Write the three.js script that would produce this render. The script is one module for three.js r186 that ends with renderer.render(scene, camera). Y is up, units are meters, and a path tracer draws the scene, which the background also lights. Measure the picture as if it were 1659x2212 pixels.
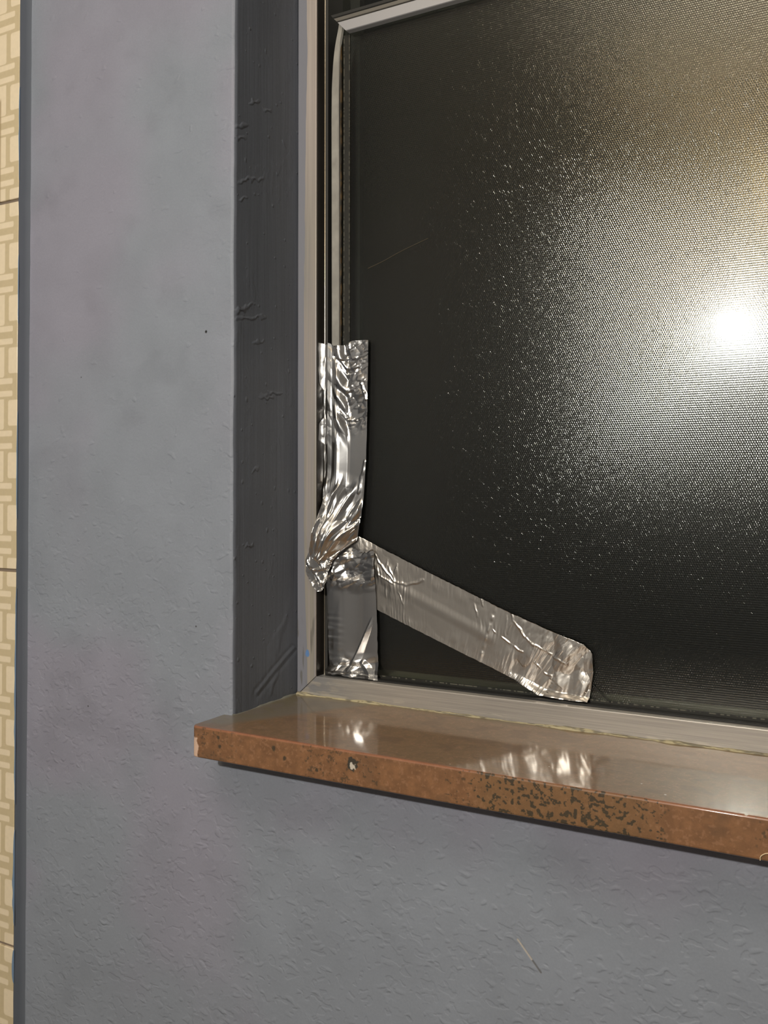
import * as THREE from 'three';
import { RoundedBoxGeometry } from 'three/addons/geometries/RoundedBoxGeometry.js';
import { RectAreaLightUniformsLib } from 'three/addons/lights/RectAreaLightUniformsLib.js';
import { mergeGeometries, mergeVertices, toCreasedNormals } from 'three/addons/utils/BufferGeometryUtils.js';

// ---------------------------------------------------------------- camera, sky, lights, exposure
const scene = new THREE.Scene();
scene.background = new THREE.Color(0.0012, 0.0012, 0.001);        // night outside
const W = 1659, H = 2212, FOCAL = 1998;
const camera = new THREE.PerspectiveCamera(2 * Math.atan(H / 2 / FOCAL) * 180 / Math.PI, W / H, 0.02, 50);
camera.position.set(0, 1.27, 0.511);
camera.rotation.set(THREE.MathUtils.degToRad(1.0), THREE.MathUtils.degToRad(29.044), 0, 'YXZ');
camera.setViewOffset(W, H, 0, 88.9, W, H);
scene.add(camera);

const renderer = new THREE.WebGLRenderer({ antialias: true });
renderer.toneMapping = THREE.LinearToneMapping;
renderer.toneMappingExposure = 1.0;
renderer.shadowMap.enabled = true;
renderer.shadowMap.type = THREE.PCFSoftShadowMap;
RectAreaLightUniformsLib.init();

const BULB = [-0.235, 1.545, 1.0];                                 // bare bulb on a cord, behind and above the camera
const bulbLight = new THREE.PointLight(new THREE.Color(1.0, 0.96, 0.875), 2.0, 0, 2);
bulbLight.position.set(...BULB);
bulbLight.shadow.radius = 0.6;
bulbLight.castShadow = true;
scene.add(bulbLight);
const PANEL = { x: -0.12, y: 2.40, z: 0.95, w: 0.55, d: 0.55 };      // ceiling panel, a little warm
const panelLight = new THREE.RectAreaLight(new THREE.Color(1.0, 0.88, 0.72), 6.5, PANEL.w, PANEL.d);
panelLight.position.set(PANEL.x, PANEL.y - 0.03, PANEL.z);
panelLight.rotation.set(-Math.PI / 2, 0, 0);
scene.add(panelLight);

const GLOBE = [-0.23, 2.12, 2.19];                                  // added yellowish globe lamp, unseen behind the viewer, to warm the glow in the glass
const globeLight = new THREE.PointLight(new THREE.Color(1.0, 0.70, 0.36), 1.2, 0, 2);
globeLight.position.set(...GLOBE);
globeLight.shadow.radius = 3.0;
globeLight.castShadow = true;
scene.add(globeLight);

// ---------------------------------------------------------------- helpers
function rng(seed) { let s = seed >>> 0; return () => { s = (s + 0x6D2B79F5) >>> 0; let t = Math.imul(s ^ (s >>> 15), 1 | s); t = (t + Math.imul(t ^ (t >>> 7), 61 | t)) ^ t; return ((t ^ (t >>> 14)) >>> 0) / 4294967296; }; }
function hash(i, j, k) { let h = Math.imul(i, 374761393) ^ Math.imul(j, 668265263) ^ Math.imul(k, 2147483629 ^ 0x5bd1e995); h = Math.imul(h ^ (h >>> 13), 1274126177); h ^= h >>> 16; h = Math.imul(h, 0x85ebca6b); return ((h ^ (h >>> 15)) >>> 0) / 4294967296; }
function noise(x, y, k = 0) {
  const i = Math.floor(x), j = Math.floor(y), a = x - i, b = y - j;
  const u = a * a * a * (a * (a * 6 - 15) + 10), v = b * b * b * (b * (b * 6 - 15) + 10);
  const p = hash(i, j, k), q = hash(i + 1, j, k), r = hash(i, j + 1, k), s = hash(i + 1, j + 1, k);
  return p + (q - p) * u + (r - p) * v + (p - q - r + s) * u * v;
}
function fbm(x, y, o = 4, k = 0) { let a = 0.5, s = 0, n = 0; for (let i = 0; i < o; i++) { s += a * noise(x, y, k + i * 17); n += a; a *= 0.5; x = x * 2.03 + 11.3; y = y * 2.03 + 5.7; } return s / n; }
const clamp = (v, a = 0, b = 1) => Math.min(b, Math.max(a, v));
const smooth = (a, b, v) => { const t = clamp((v - a) / (b - a)); return t * t * (3 - 2 * t); };
const lerp = (a, b, t) => a + (b - a) * t;
const mix3 = (a, b, t) => [lerp(a[0], b[0], t), lerp(a[1], b[1], t), lerp(a[2], b[2], t)];
function table(pts, x) { if (x <= pts[0][0]) return pts[0][1]; for (let i = 1; i < pts.length; i++) if (x <= pts[i][0]) return lerp(pts[i - 1][1], pts[i][1], (x - pts[i - 1][0]) / (pts[i][0] - pts[i - 1][0])); return pts[pts.length - 1][1]; }
function segDist(x, y, ax, ay, bx, by) { const dx = bx - ax, dy = by - ay, t = clamp(((x - ax) * dx + (y - ay) * dy) / (dx * dx + dy * dy)); return [Math.hypot(x - ax - dx * t, y - ay - dy * t), t]; }

function colorTexture(w, h, f, wrap = THREE.MirroredRepeatWrapping) {
  const d = new Uint8Array(w * h * 4);
  for (let j = 0; j < h; j++) for (let i = 0; i < w; i++) { const c = f((i + 0.5) / w, (j + 0.5) / h), o = (j * w + i) * 4; d[o] = clamp(c[0], 0, 255); d[o + 1] = clamp(c[1], 0, 255); d[o + 2] = clamp(c[2], 0, 255); d[o + 3] = 255; }
  const t = new THREE.DataTexture(d, w, h, THREE.RGBAFormat); t.colorSpace = THREE.SRGBColorSpace; t.magFilter = THREE.LinearFilter; t.minFilter = THREE.LinearFilter; t.wrapS = t.wrapT = wrap; t.needsUpdate = true; return t;
}
function heightTexture(w, h, f, wrap = THREE.MirroredRepeatWrapping) {
  const d = new Float32Array(w * h * 4);
  for (let j = 0; j < h; j++) for (let i = 0; i < w; i++) { const v = f((i + 0.5) / w, (j + 0.5) / h), o = (j * w + i) * 4; d[o] = d[o + 1] = d[o + 2] = v; d[o + 3] = 1; }
  const t = new THREE.DataTexture(d, w, h, THREE.RGBAFormat, THREE.FloatType); t.magFilter = THREE.LinearFilter; t.minFilter = THREE.LinearFilter; t.wrapS = t.wrapT = wrap; t.needsUpdate = true; return t;
}
const used = {};
function numbered(n) { const k = used[n] = (used[n] ?? -1) + 1; return k ? `${n}_${String(k).padStart(3, '0')}` : n; }
function group(name, data) { const g = new THREE.Group(); g.name = numbered(name); g.userData = data; scene.add(g); return g; }
function mesh(name, geo, mat, parent, label) { const m = new THREE.Mesh(geo, mat); m.name = numbered(name); m.castShadow = m.receiveShadow = true; if (label) m.userData.label = label; (parent || scene).add(m); return m; }
function setUV(geo, f) { const p = geo.attributes.position, n = geo.attributes.normal, a = new Float32Array(p.count * 2); for (let i = 0; i < p.count; i++) { const r = f(p.getX(i), p.getY(i), p.getZ(i), n ? n.getX(i) : 0, n ? n.getY(i) : 0, n ? n.getZ(i) : 0); a[2 * i] = r[0]; a[2 * i + 1] = r[1]; } geo.setAttribute('uv', new THREE.BufferAttribute(a, 2)); return geo; }
function box(x0, x1, y0, y1, z0, z1, r = 0) { const g = r ? new RoundedBoxGeometry(x1 - x0, y1 - y0, z1 - z0, 2, r) : new THREE.BoxGeometry(x1 - x0, y1 - y0, z1 - z0); g.translate((x0 + x1) / 2, (y0 + y1) / 2, (z0 + z1) / 2); return setUV(g, (x, y, z, nx, ny) => Math.abs(nx) > 0.7 ? [z, y] : Math.abs(ny) > 0.7 ? [x, z] : [x, y]); }
function grid(nu, nv, f, uvf) {
  const p = new Float32Array((nu + 1) * (nv + 1) * 3), t = new Float32Array((nu + 1) * (nv + 1) * 2), ix = [];
  for (let j = 0; j <= nv; j++) for (let i = 0; i <= nu; i++) { const k = j * (nu + 1) + i, q = f(i / nu, j / nv), w = uvf ? uvf(i / nu, j / nv, q) : [i / nu, j / nv]; p.set(q, 3 * k); t.set(w, 2 * k); if (i < nu && j < nv) ix.push(k, k + 1, k + nu + 2, k, k + nu + 2, k + nu + 1); }
  const g = new THREE.BufferGeometry(); g.setAttribute('position', new THREE.BufferAttribute(p, 3)); g.setAttribute('uv', new THREE.BufferAttribute(t, 2)); g.setIndex(ix); g.computeVertexNormals(); return g;
}

// ---------------------------------------------------------------- measures (metres): the painted wall is the plane z = 0
const JX = -0.4033;              // window reveal
const EX = -0.611;               // end of the painted plaster, where the tiles begin
const SILL_T = 1.1118, SILL_B = 1.0912;
const ZF = -0.0784;              // front of the aluminium frame
const FX = -0.3865, FY = 1.1265; // inner edges of the frame
const ZG = -0.094;               // front of the glass
const OPEN_R = 0.62, OPEN_T = 2.08;
const ROOM = { l: -1.25, r: 1.25, f: 2.3, h: 2.45 };

// ---------------------------------------------------------------- materials
const T0 = [-0.62, 0.86], TS = 0.9;      // the plaster texture's place and size on the wall
const flaky = (x, y) => clamp(0.16 + 0.9 * smooth(1.36, 1.10, y) * (0.55 + 0.9 * fbm(x * 7, y * 7, 2, 90)) + 0.35 * smooth(-0.455, -0.41, x) * smooth(1.0, 1.1, y) - 0.5 * smooth(0.03, 0.0, Math.abs(y - 1.06)) * smooth(-0.36, -0.3, x));
const wallHeight = heightTexture(2048, 2048, (u, v) => {
  const x = T0[0] + u * TS, y = T0[1] + v * TS, m = flaky(x, y);
  let h = 0.55 * fbm(x * 16, y * 16, 2, 3);
  const wx = x + 0.004 * (noise(x * 190, y * 190, 41) - 0.5), wy = y + 0.003 * (noise(x * 190, y * 190, 42) - 0.5);
  const n1 = fbm(wx * 135, wy * 215, 3, 7), n2 = fbm(wx * 80 + 9, wy * 130, 3, 8), br = smooth(0.42, 0.7, fbm(x * 90, y * 90, 2, 12));
  h += m * br * (0.10 * smooth(0.58, 0.66, n1) + 0.12 * smooth(0.61, 0.68, n2));
  h -= m * 0.22 * smooth(0.66, 0.72, fbm(wx * 170, wy * 240, 2, 15));
  const ci = Math.floor(x * 105), cj = Math.floor(y * 140);
  for (let i = -1; i <= 1; i++) for (let j = -1; j <= 1; j++) { if (hash(ci + i, cj + j, 24) > 0.42 * m) continue; const px = (ci + i + hash(ci + i, cj + j, 25)) / 105, py = (cj + j + hash(ci + i, cj + j, 26)) / 140, t = (hash(ci + i, cj + j, 27) - 0.35) * 1.1, dx = wx - px, dy = wy - py, a = dx * Math.cos(t) + dy * Math.sin(t), b = dy * Math.cos(t) - dx * Math.sin(t); h += (0.16 + 0.22 * hash(ci + i, cj + j, 28)) * smooth(1, 0.25, Math.hypot(a / (0.0018 + 0.0032 * hash(ci + i, cj + j, 29)), b / (b > 0 ? 0.0028 : 0.0009))); }
  h += 0.028 * noise(x * 900, y * 900, 21) + 0.05 * fbm(x * 260, y * 260, 2, 22);
  const d1 = Math.hypot(x + 0.4283, y - 1.3801); h -= 1.0 * smooth(0.0012, 0.0006, d1);
  const s1 = segDist(x, y, -0.195, 1.0075, -0.181, 0.992); h -= 0.18 * smooth(0.0009, 0.0003, s1[0]);
  return h;
});
const wallColor = colorTexture(2048, 2048, (u, v) => {
  const x = T0[0] + u * TS, y = T0[1] + v * TS, a = fbm(x * 9, y * 9, 3, 50), b = fbm(x * 30, y * 30, 3, 51), c = noise(x * 1500, y * 1500, 52);
  let r = mix3([139, 140, 155], [134, 141, 153], smooth(0.3, 0.7, a));
  const k = 1 + 0.07 * (b - 0.5) + 0.035 * (c - 0.5) - 0.03 * smooth(0.6, 0.8, fbm(x * 24 + 3, y * 34, 4, 53));
  r = [r[0] * k, r[1] * k, r[2] * k];
  const d1 = Math.hypot(x + 0.4283, y - 1.3801); r = mix3(r, [30, 30, 30], smooth(0.0011, 0.0006, d1));
  for (const [px, py, q] of [[-0.5425, 1.1025, 0.0007], [-0.4365, 1.171, 0.0007], [-0.552, 1.355, 0.0006]]) r = mix3(r, [45, 44, 46], smooth(q, q * 0.5, Math.hypot(x - px, y - py)));
  const s1 = segDist(x, y, -0.195, 1.0075, -0.181, 0.992); r = mix3(r, s1[1] < 0.62 ? [188, 178, 166] : [96, 96, 98], 0.85 * smooth(0.00075, 0.00025, s1[0]));
  return r;
});
const plasterMat = new THREE.MeshStandardMaterial({ map: wallColor, bumpMap: wallHeight, bumpScale: 0.0008, roughness: 0.62, metalness: 0 });
const ledges = [[0.0148, 1.5442, 0.0285, 1.5506], [0.0319, 1.5467, 0.0427, 1.5482], [0.0007, 1.5234, 0.0144, 1.5277], [-0.0003, 1.5139, 0.0112, 1.5184], [0.0575, 1.5306, 0.0611, 1.5272], [0.0029, 1.4843, 0.0343, 1.4961], [0.0013, 1.3915, 0.0208, 1.4017], [0.0023, 1.3878, 0.0375, 1.3948], [0.0033, 1.3938, 0.0117, 1.3958], [0.0377, 1.3401, 0.0581, 1.3402], [0.0293, 1.3356, 0.0464, 1.3357], [0.0045, 1.4723, 0.0124, 1.4764], [0.0186, 1.2806, 0.0295, 1.2841], [0.0135, 1.2281, 0.0215, 1.229], [0.0209, 1.3734, 0.0348, 1.376]];
// the reveal: the same paint laid on thick with a brush, runs and lumps in it; its shade is put into the darker colour
const revealHeight = heightTexture(384, 2048, (u, v) => {
  const x = u * 0.0845, y = T0[1] + v * 0.9;
  let h = 0.10 * fbm(x * 900, y * 14, 3, 60) + 0.35 * fbm(x * 40, y * 16, 2, 61);
  const n = fbm(x * 190, y * 120, 3, 62), g = smooth(0.52, 0.7, noise(x * 60, y * 34, 63));
  h += g * 0.10 * smooth(0.56, 0.68, n) * smooth(0.0, 0.02, 0.085 - x);
  const c = Math.floor(x * 75), e = Math.floor(y * 75);
  for (let i = -1; i <= 1; i++) for (let j = -1; j <= 1; j++) { if (hash(c + i, e + j, 64) > 0.42) continue; const px = (c + i + hash(c + i, e + j, 65)) / 75, py = (e + j + hash(c + i, e + j, 66)) / 75, q = 0.0011 * (0.5 + hash(c + i, e + j, 67)); h += 0.55 * smooth(q, 0, Math.hypot((x - px) * 0.8, (y - py) * (0.5 + hash(c + i, e + j, 68)))); }
  for (const [a, b, c2, d] of ledges) { const dd = segDist(x + 0.004 * (noise(x * 200, y * 200, 73) - 0.5), y + 0.003 * (noise(x * 260, y * 260, 74) - 0.5), a, b, c2, d); h += 0.75 * smooth(0.0017, 0.0003, dd[0]) * Math.sin(Math.PI * clamp(0.1 + 0.8 * dd[1])); }
  const q1 = 0.02 * (fbm(x * 45, y * 45, 2, 72) - 0.5), s = segDist(x + q1, y - q1, 0.082, 1.195, 0.040, 1.125); h += 0.4 * smooth(0.006, 0.0, s[0]) * smooth(0.15, 0.5, s[1]);
  const q = segDist(x + 1.5 * q1, y + q1, 0.078, 1.150, 0.020, 1.118); h += 0.8 * smooth(0.004, 0.0, q[0]) - 0.5 * smooth(0.007, 0.001, q[0]);
  return h;
});
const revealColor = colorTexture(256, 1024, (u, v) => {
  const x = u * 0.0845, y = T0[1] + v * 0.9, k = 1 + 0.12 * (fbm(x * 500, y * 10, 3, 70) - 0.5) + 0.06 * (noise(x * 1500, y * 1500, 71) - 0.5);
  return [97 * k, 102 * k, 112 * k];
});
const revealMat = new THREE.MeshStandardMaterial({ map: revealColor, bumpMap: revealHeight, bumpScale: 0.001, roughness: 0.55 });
const roomPaint = new THREE.MeshStandardMaterial({ color: 0x7b7d82, roughness: 0.8 });
const ceilingPaint = new THREE.MeshStandardMaterial({ color: 0xb4b1ab, roughness: 0.9 });
const floorMat = new THREE.MeshStandardMaterial({ color: 0x84796a, roughness: 0.45 });
const groutMat = new THREE.MeshStandardMaterial({ color: 0x84776a, roughness: 0.95 });
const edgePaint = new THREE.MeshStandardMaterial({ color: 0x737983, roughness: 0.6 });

// wall tile with a printed trellis of links, seven to a tile
function tileTexture(dark) {
  const w = 512, h = 768, tw = 0.2, th = 0.2935, per = th / 7;
  return colorTexture(w, h, (u, v) => {
    const xr = (1 - u) * tw * 1000, ym = ((1 - v) * th * 1000), p = per * 1000;
    const cell = Math.floor(xr / 24), lx = xr - cell * 24, mir = cell % 2 ? 24 - lx : lx;      // mirrored motifs, 24 mm wide
    const ly = (((ym + 10 + (cell % 2 ? p / 2 : 0)) % p) + p) % p;
    const rr = (cx, cy, hx, hy, r) => Math.hypot(Math.max(Math.abs(mir - cx) - hx + r, 0), Math.max(Math.abs(ly - cy) - hy + r, 0)) - r;
    let d = rr(0, p * 0.27, 10.5, 10.3, 2);                          // long link
    d = Math.min(d, rr(15, p * 0.66, 9.5, 2.3, 1.2), rr(15, p * 0.90, 9.5, 2.3, 1.2));   // two short bars
    d = Math.min(d, rr(24, p * 0.27, 8.6, 13.2, 2));                 // field beside the link
    const g = 1 + 0.03 * (fbm(xr * 0.4, ym * 0.4, 2, 30) - 0.5);
    let c = mix3([233, 218, 190], [204, 188, 154], smooth(-0.35, 0.35, d));
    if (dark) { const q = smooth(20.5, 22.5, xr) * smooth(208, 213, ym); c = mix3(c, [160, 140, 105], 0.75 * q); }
    return [c[0] * g, c[1] * g, c[2] * g];
  }, THREE.ClampToEdgeWrapping);
}
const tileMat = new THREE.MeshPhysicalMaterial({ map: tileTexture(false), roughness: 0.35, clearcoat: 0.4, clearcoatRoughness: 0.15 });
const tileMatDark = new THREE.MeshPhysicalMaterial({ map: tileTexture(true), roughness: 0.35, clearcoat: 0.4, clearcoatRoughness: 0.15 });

// aluminium, brushed along the length
const brushed = (seed) => heightTexture(512, 512, (u, v) => fbm(u * 6, v * 160, 3, seed), THREE.RepeatWrapping);
const jambPaint = [[1.10, 0.0097], [1.13, 0.0090], [1.182, 0.0062], [1.2884, 0.0056], [1.3594, 0.0068], [1.4163, 0.0084], [1.4592, 0.0070], [1.4954, 0.0048], [1.5563, 0.0056], [1.6096, 0.0085], [1.6451, 0.0101], [1.9, 0.011]];
const jambY0 = 1.10, jambYH = 0.6, jambXW = 0.0168;
const jambMat = new THREE.MeshStandardMaterial({
  map: colorTexture(96, 2048, (u, v) => {
    const x = u * jambXW, y = jambY0 + v * jambYH, e = table(jambPaint, y) + 0.0006 * (noise(y * 160, 1, 80) - 0.5);
    const st = fbm(x * 1400, y * 22, 3, 81), alu = mix3(mix3([164, 155, 150], [186, 177, 171], st), mix3([140, 137, 131], [164, 158, 148], st), smooth(1.40, 1.30, y)), smear = mix3([140, 141, 146], [172, 160, 150], st);
    let c = mix3(alu, smear, smooth(1.36, 1.26, y) * smooth(0.35, 0.6, fbm(x * 300, y * 14, 2, 82)));
    c = mix3([132, 134, 144], c, smooth(-0.0004, 0.0004, x - e));
    const bx = x - 0.0089, by = y - 1.1343, b = Math.hypot((bx * 0.8 + by * 0.6) / 1.7, by * 0.8 - bx * 0.6); c = mix3(c, [100, 138, 192], smooth(0.0021, 0.0017, b + 0.0012 * noise(x * 500, y * 500, 83)));
    c = mix3(c, [98, 96, 92], 0.6 * smooth(0.62, 0.75, fbm(x * 220, y * 70, 3, 84)) * smooth(1.2, 1.13, y));
    return c;
  }, THREE.ClampToEdgeWrapping), roughness: 0.42, metalness: 0.15,
});
const railMat = new THREE.MeshStandardMaterial({
  map: colorTexture(1024, 96, (u, v) => {
    const x = u * 0.5, y = v * 0.016, st = fbm(x * 30, y * 2600, 3, 85);
    let c = mix3([150, 146, 142], [186, 180, 172], st);
    c = mix3(c, [128, 132, 140], 0.7 * smooth(0.06, 0.0, x) * smooth(0.35, 0.6, fbm(x * 120, y * 300, 3, 86)));
    c = mix3(c, [205, 198, 184], 0.5 * smooth(0.6, 0.75, fbm(x * 60, y * 420, 3, 87)) * smooth(0.008, 0.002, y));
    return c;
  }, THREE.ClampToEdgeWrapping), roughness: 0.36, metalness: 0.35,
});
const aluMat = new THREE.MeshStandardMaterial({ color: 0xb9b9bd, roughness: 0.42, metalness: 0.35, bumpMap: brushed(88), bumpScale: 0.00003 });
const aluDull = new THREE.MeshStandardMaterial({ color: 0x7d7a74, roughness: 0.5, metalness: 0.6 });
const beadMat = new THREE.MeshStandardMaterial({ color: 0xf0e6d2, roughness: 0.25, metalness: 1 });
const anodised = new THREE.MeshStandardMaterial({ color: 0x3c3c3b, roughness: 0.45, metalness: 0.3 });
const channelDark = new THREE.MeshStandardMaterial({ color: 0x1d1813, roughness: 0.4, metalness: 0.2 });
const blackRubber = new THREE.MeshStandardMaterial({ color: 0x0c0c0c, roughness: 0.6 });
const gasketMat = new THREE.MeshStandardMaterial({ map: colorTexture(64, 1024, (u, v) => { const k = 1 + 0.2 * (fbm(u * 5, v * 60, 3, 95) - 0.5); return mix3([136 * k, 137 * k, 134 * k], [150 * k, 148 * k, 142 * k], smooth(0.2, 0.8, v)); }), roughness: 0.7 });
const glueMat = new THREE.MeshStandardMaterial({ map: colorTexture(16, 512, (u, v) => mix3([74, 56, 28], [30, 24, 14], smooth(0.4, 0.65, fbm(v * 90, u, 3, 96)))), roughness: 0.5 });
const sealMat = new THREE.MeshStandardMaterial({ map: colorTexture(1024, 32, (u, v) => { const k = fbm(u * 90, v * 3, 3, 97); return mix3(mix3([122, 116, 100], [178, 168, 136], smooth(0.3, 0.6, k)), [92, 82, 62], 0.5 * smooth(0.68, 0.78, fbm(u * 160, v * 4, 3, 98))); }), roughness: 0.75 });
const edgeMat = new THREE.MeshStandardMaterial({ map: colorTexture(32, 1024, (u, v) => { const d = Math.min(Math.abs(u - 0.08), Math.abs(u - 0.93)); let c = mix3([26, 27, 24], [36, 35, 29], fbm(u * 3, v * 40, 3, 99)); const on = smooth(0.35, 0.6, noise(v * 420, u > 0.5 ? 3 : 9, 100)); c = mix3(c, [120, 118, 104], 0.75 * on * smooth(0.06, 0.03, d)); return c; }), roughness: 0.5 });
const oliveMat = new THREE.MeshStandardMaterial({ color: 0x4c452c, roughness: 0.5 });

// patterned glass: a close lattice of small shallow dimples, no two quite alike
const CELLS = 180, GP = 0.00145;
const glassNormal = (() => {
  const n = 1980, d = new Uint8Array(n * n * 4), per = n / CELLS;
  const wrap = (a) => ((a % CELLS) + CELLS) % CELLS;
  for (let j = 0; j < n; j++) for (let i = 0; i < n; i++) {
    const row = Math.floor(j / per), xo = (row % 2) * 0.5, cxf = i / per - xo, col = Math.floor(cxf), ci = wrap(col), cj = wrap(row);
    const a = (cxf - col - 0.5) * 2, b = (j / per - row - 0.5) * 2, r1 = hash(ci, cj, 301), r2 = hash(ci, cj, 302), r3 = hash(ci, cj, 303);
    const stray = hash(ci, cj, 304), wide = stray < 0.03 ? 1.3 + 0.5 * hash(ci, cj, 305) : stray < 0.14 ? 1.1 + 0.35 * hash(ci, cj, 305) : 1, amp = 0.6 * (0.70 + 0.18 * (r1 - 0.5) * 2 * r3) * wide;
    let sx = a * amp + 0.10 * (r2 - 0.5), sy = b * amp * 0.9 + 0.10 * (r3 - 0.5);
    const fl = smooth(0.97, 0.6, Math.max(Math.abs(a), Math.abs(b)));    // narrow flats between the dimples
    sx *= fl; sy *= fl;
    const o = (j * n + i) * 4; d[o] = 127.5 + 127.5 * clamp(sx, -1, 1); d[o + 1] = 127.5 + 127.5 * clamp(sy, -1, 1); d[o + 2] = 255; d[o + 3] = 255;
  }
  const t = new THREE.DataTexture(d, n, n, THREE.RGBAFormat); t.magFilter = THREE.LinearFilter; t.minFilter = THREE.LinearFilter; t.wrapS = t.wrapT = THREE.RepeatWrapping; t.needsUpdate = true; return t;
})();
const glassMat = new THREE.MeshPhysicalMaterial({ color: 0xe6ebe4, transmission: 1, thickness: 0, roughness: 0.14, ior: 1.74, normalMap: glassNormal, normalScale: new THREE.Vector2(0.48, 0.46) });

// reddish brown granite
const granite = colorTexture(2048, 600, (u, v) => {
  const x = u * 0.5, s = v * 0.1465;      // s runs from the back edge forwards, over the nosing and down the front face
  const front = smooth(0.1115, 0.1135, s);
  const g = fbm(x * 220, s * 220, 4, 110), g2 = fbm(x * 620, s * 620, 3, 111), veins = fbm(x * 60, s * 90, 3, 112);
  let c = mix3([116, 90, 62], [136, 106, 74], g);
  c = mix3(c, mix3([108, 76, 50], [143, 102, 69], g), front);
  c = mix3(c, [158, 118, 90], 0.45 * smooth(0.62, 0.75, g2));
  c = mix3(c, [105, 78, 55], 0.45 * smooth(0.58, 0.7, veins));
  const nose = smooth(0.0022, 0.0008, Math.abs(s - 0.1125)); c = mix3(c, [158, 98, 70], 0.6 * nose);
  // black and green mineral flecks, crowded in one stretch of the front
  const zone = smooth(0.195, 0.215, x) * smooth(0.315, 0.285, x) * front, few = 0.18 * front;
  const dens = Math.max(zone, few * smooth(0.4, 0.7, noise(x * 30, 3, 113)));
  c = mix3(c, [120, 92, 60], 0.55 * zone);
  const sp = fbm(x * 540, s * 600, 3, 114); c = mix3(c, [56, 50, 38], 0.85 * smooth(0.70 - 0.13 * dens, 0.76 - 0.13 * dens, sp) * (0.08 + 0.92 * smooth(0.05, 0.3, dens)));
  for (const [px, ps, q] of [[0.0665, 0.119, 0.0022], [0.0225, 0.118, 0.0018], [0.0235, 0.1235, 0.0016], [0.075, 0.124, 0.0017], [0.099, 0.1275, 0.0016]]) c = mix3(c, [58, 50, 38], 0.85 * smooth(q, q * 0.5, Math.hypot(x - px, s - ps) + 0.0012 * (fbm(x * 700, s * 700, 2, 116) - 0.4)));
  const w = Math.hypot(x - 0.1245, (s - 0.1205)) + 0.003 * (fbm(x * 600, s * 600, 2, 117) - 0.5); c = mix3(c, [52, 50, 44], 0.9 * smooth(0.0042, 0.0034, w)); c = mix3(c, [206, 198, 186], 0.95 * smooth(0.0026, 0.0018, Math.hypot(x - 0.1245, s - 0.1218) + 0.003 * (fbm(x * 600 + 7, s * 600, 2, 118) - 0.5)));
  // pale chip at the left end, cement smear on top beside the wall, lime along the joint, paint spots
  c = mix3(c, [206, 176, 156], smooth(0.0056, 0.0048, x + 0.0022 * (fbm(s * 500, 3, 2, 119) - 0.5)) * smooth(0.1195, 0.121, s));
  c = mix3(c, [112, 106, 96], 0.8 * smooth(0.030, 0.016, x + 0.6 * (s - 0.09)) * smooth(0.108, 0.098, s + 0.008 * (fbm(x * 200, s * 200, 3, 120) - 0.5)));
  c = mix3(c, [110, 100, 62], 0.45 * smooth(0.05, 0.012, x + 0.15 * s) * smooth(0.35, 0.6, fbm(x * 120, s * 120, 3, 121)) * (1 - front));
  c = mix3(c, [104, 88, 50], 0.5 * smooth(0.014, 0.001, s) * (0.5 + noise(x * 60, 4, 123)));
  for (const [px, ps, q] of [[0.3455, 0.1123, 0.0011], [0.186, 0.108, 0.0005], [0.29, 0.09, 0.0006], [0.305, 0.102, 0.0008], [0.237, 0.085, 0.0006]]) c = mix3(c, [222, 216, 208], smooth(q, q * 0.6, Math.hypot(x - px, s - ps)));
  const k = 1 + 0.05 * (noise(x * 2400, s * 2400, 122) - 0.5); return [c[0] * k, c[1] * k, c[2] * k];
}, THREE.MirroredRepeatWrapping);
const graniteMat = new THREE.MeshPhysicalMaterial({ map: granite, roughness: 0.5, clearcoat: 0.75, clearcoatRoughness: 0.09 });

// aluminium foil tape
const foilMat = new THREE.MeshStandardMaterial({ color: 0xe2e2e2, metalness: 1, roughness: 0.22 });
const foilBrushed = new THREE.MeshStandardMaterial({ color: 0xe0dbd4, metalness: 1, roughness: 0.3, bumpMap: heightTexture(1024, 256, (u, v) => { const p = smooth(0.42, 0.7, fbm(u * 9, v * 3, 3, 130)); return (0.25 + p) * fbm(u * 150 + 1.2 * noise(u * 14, v * 5, 132), v * 5, 3, 131); }, THREE.RepeatWrapping), bumpScale: 0.00022 });

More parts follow.
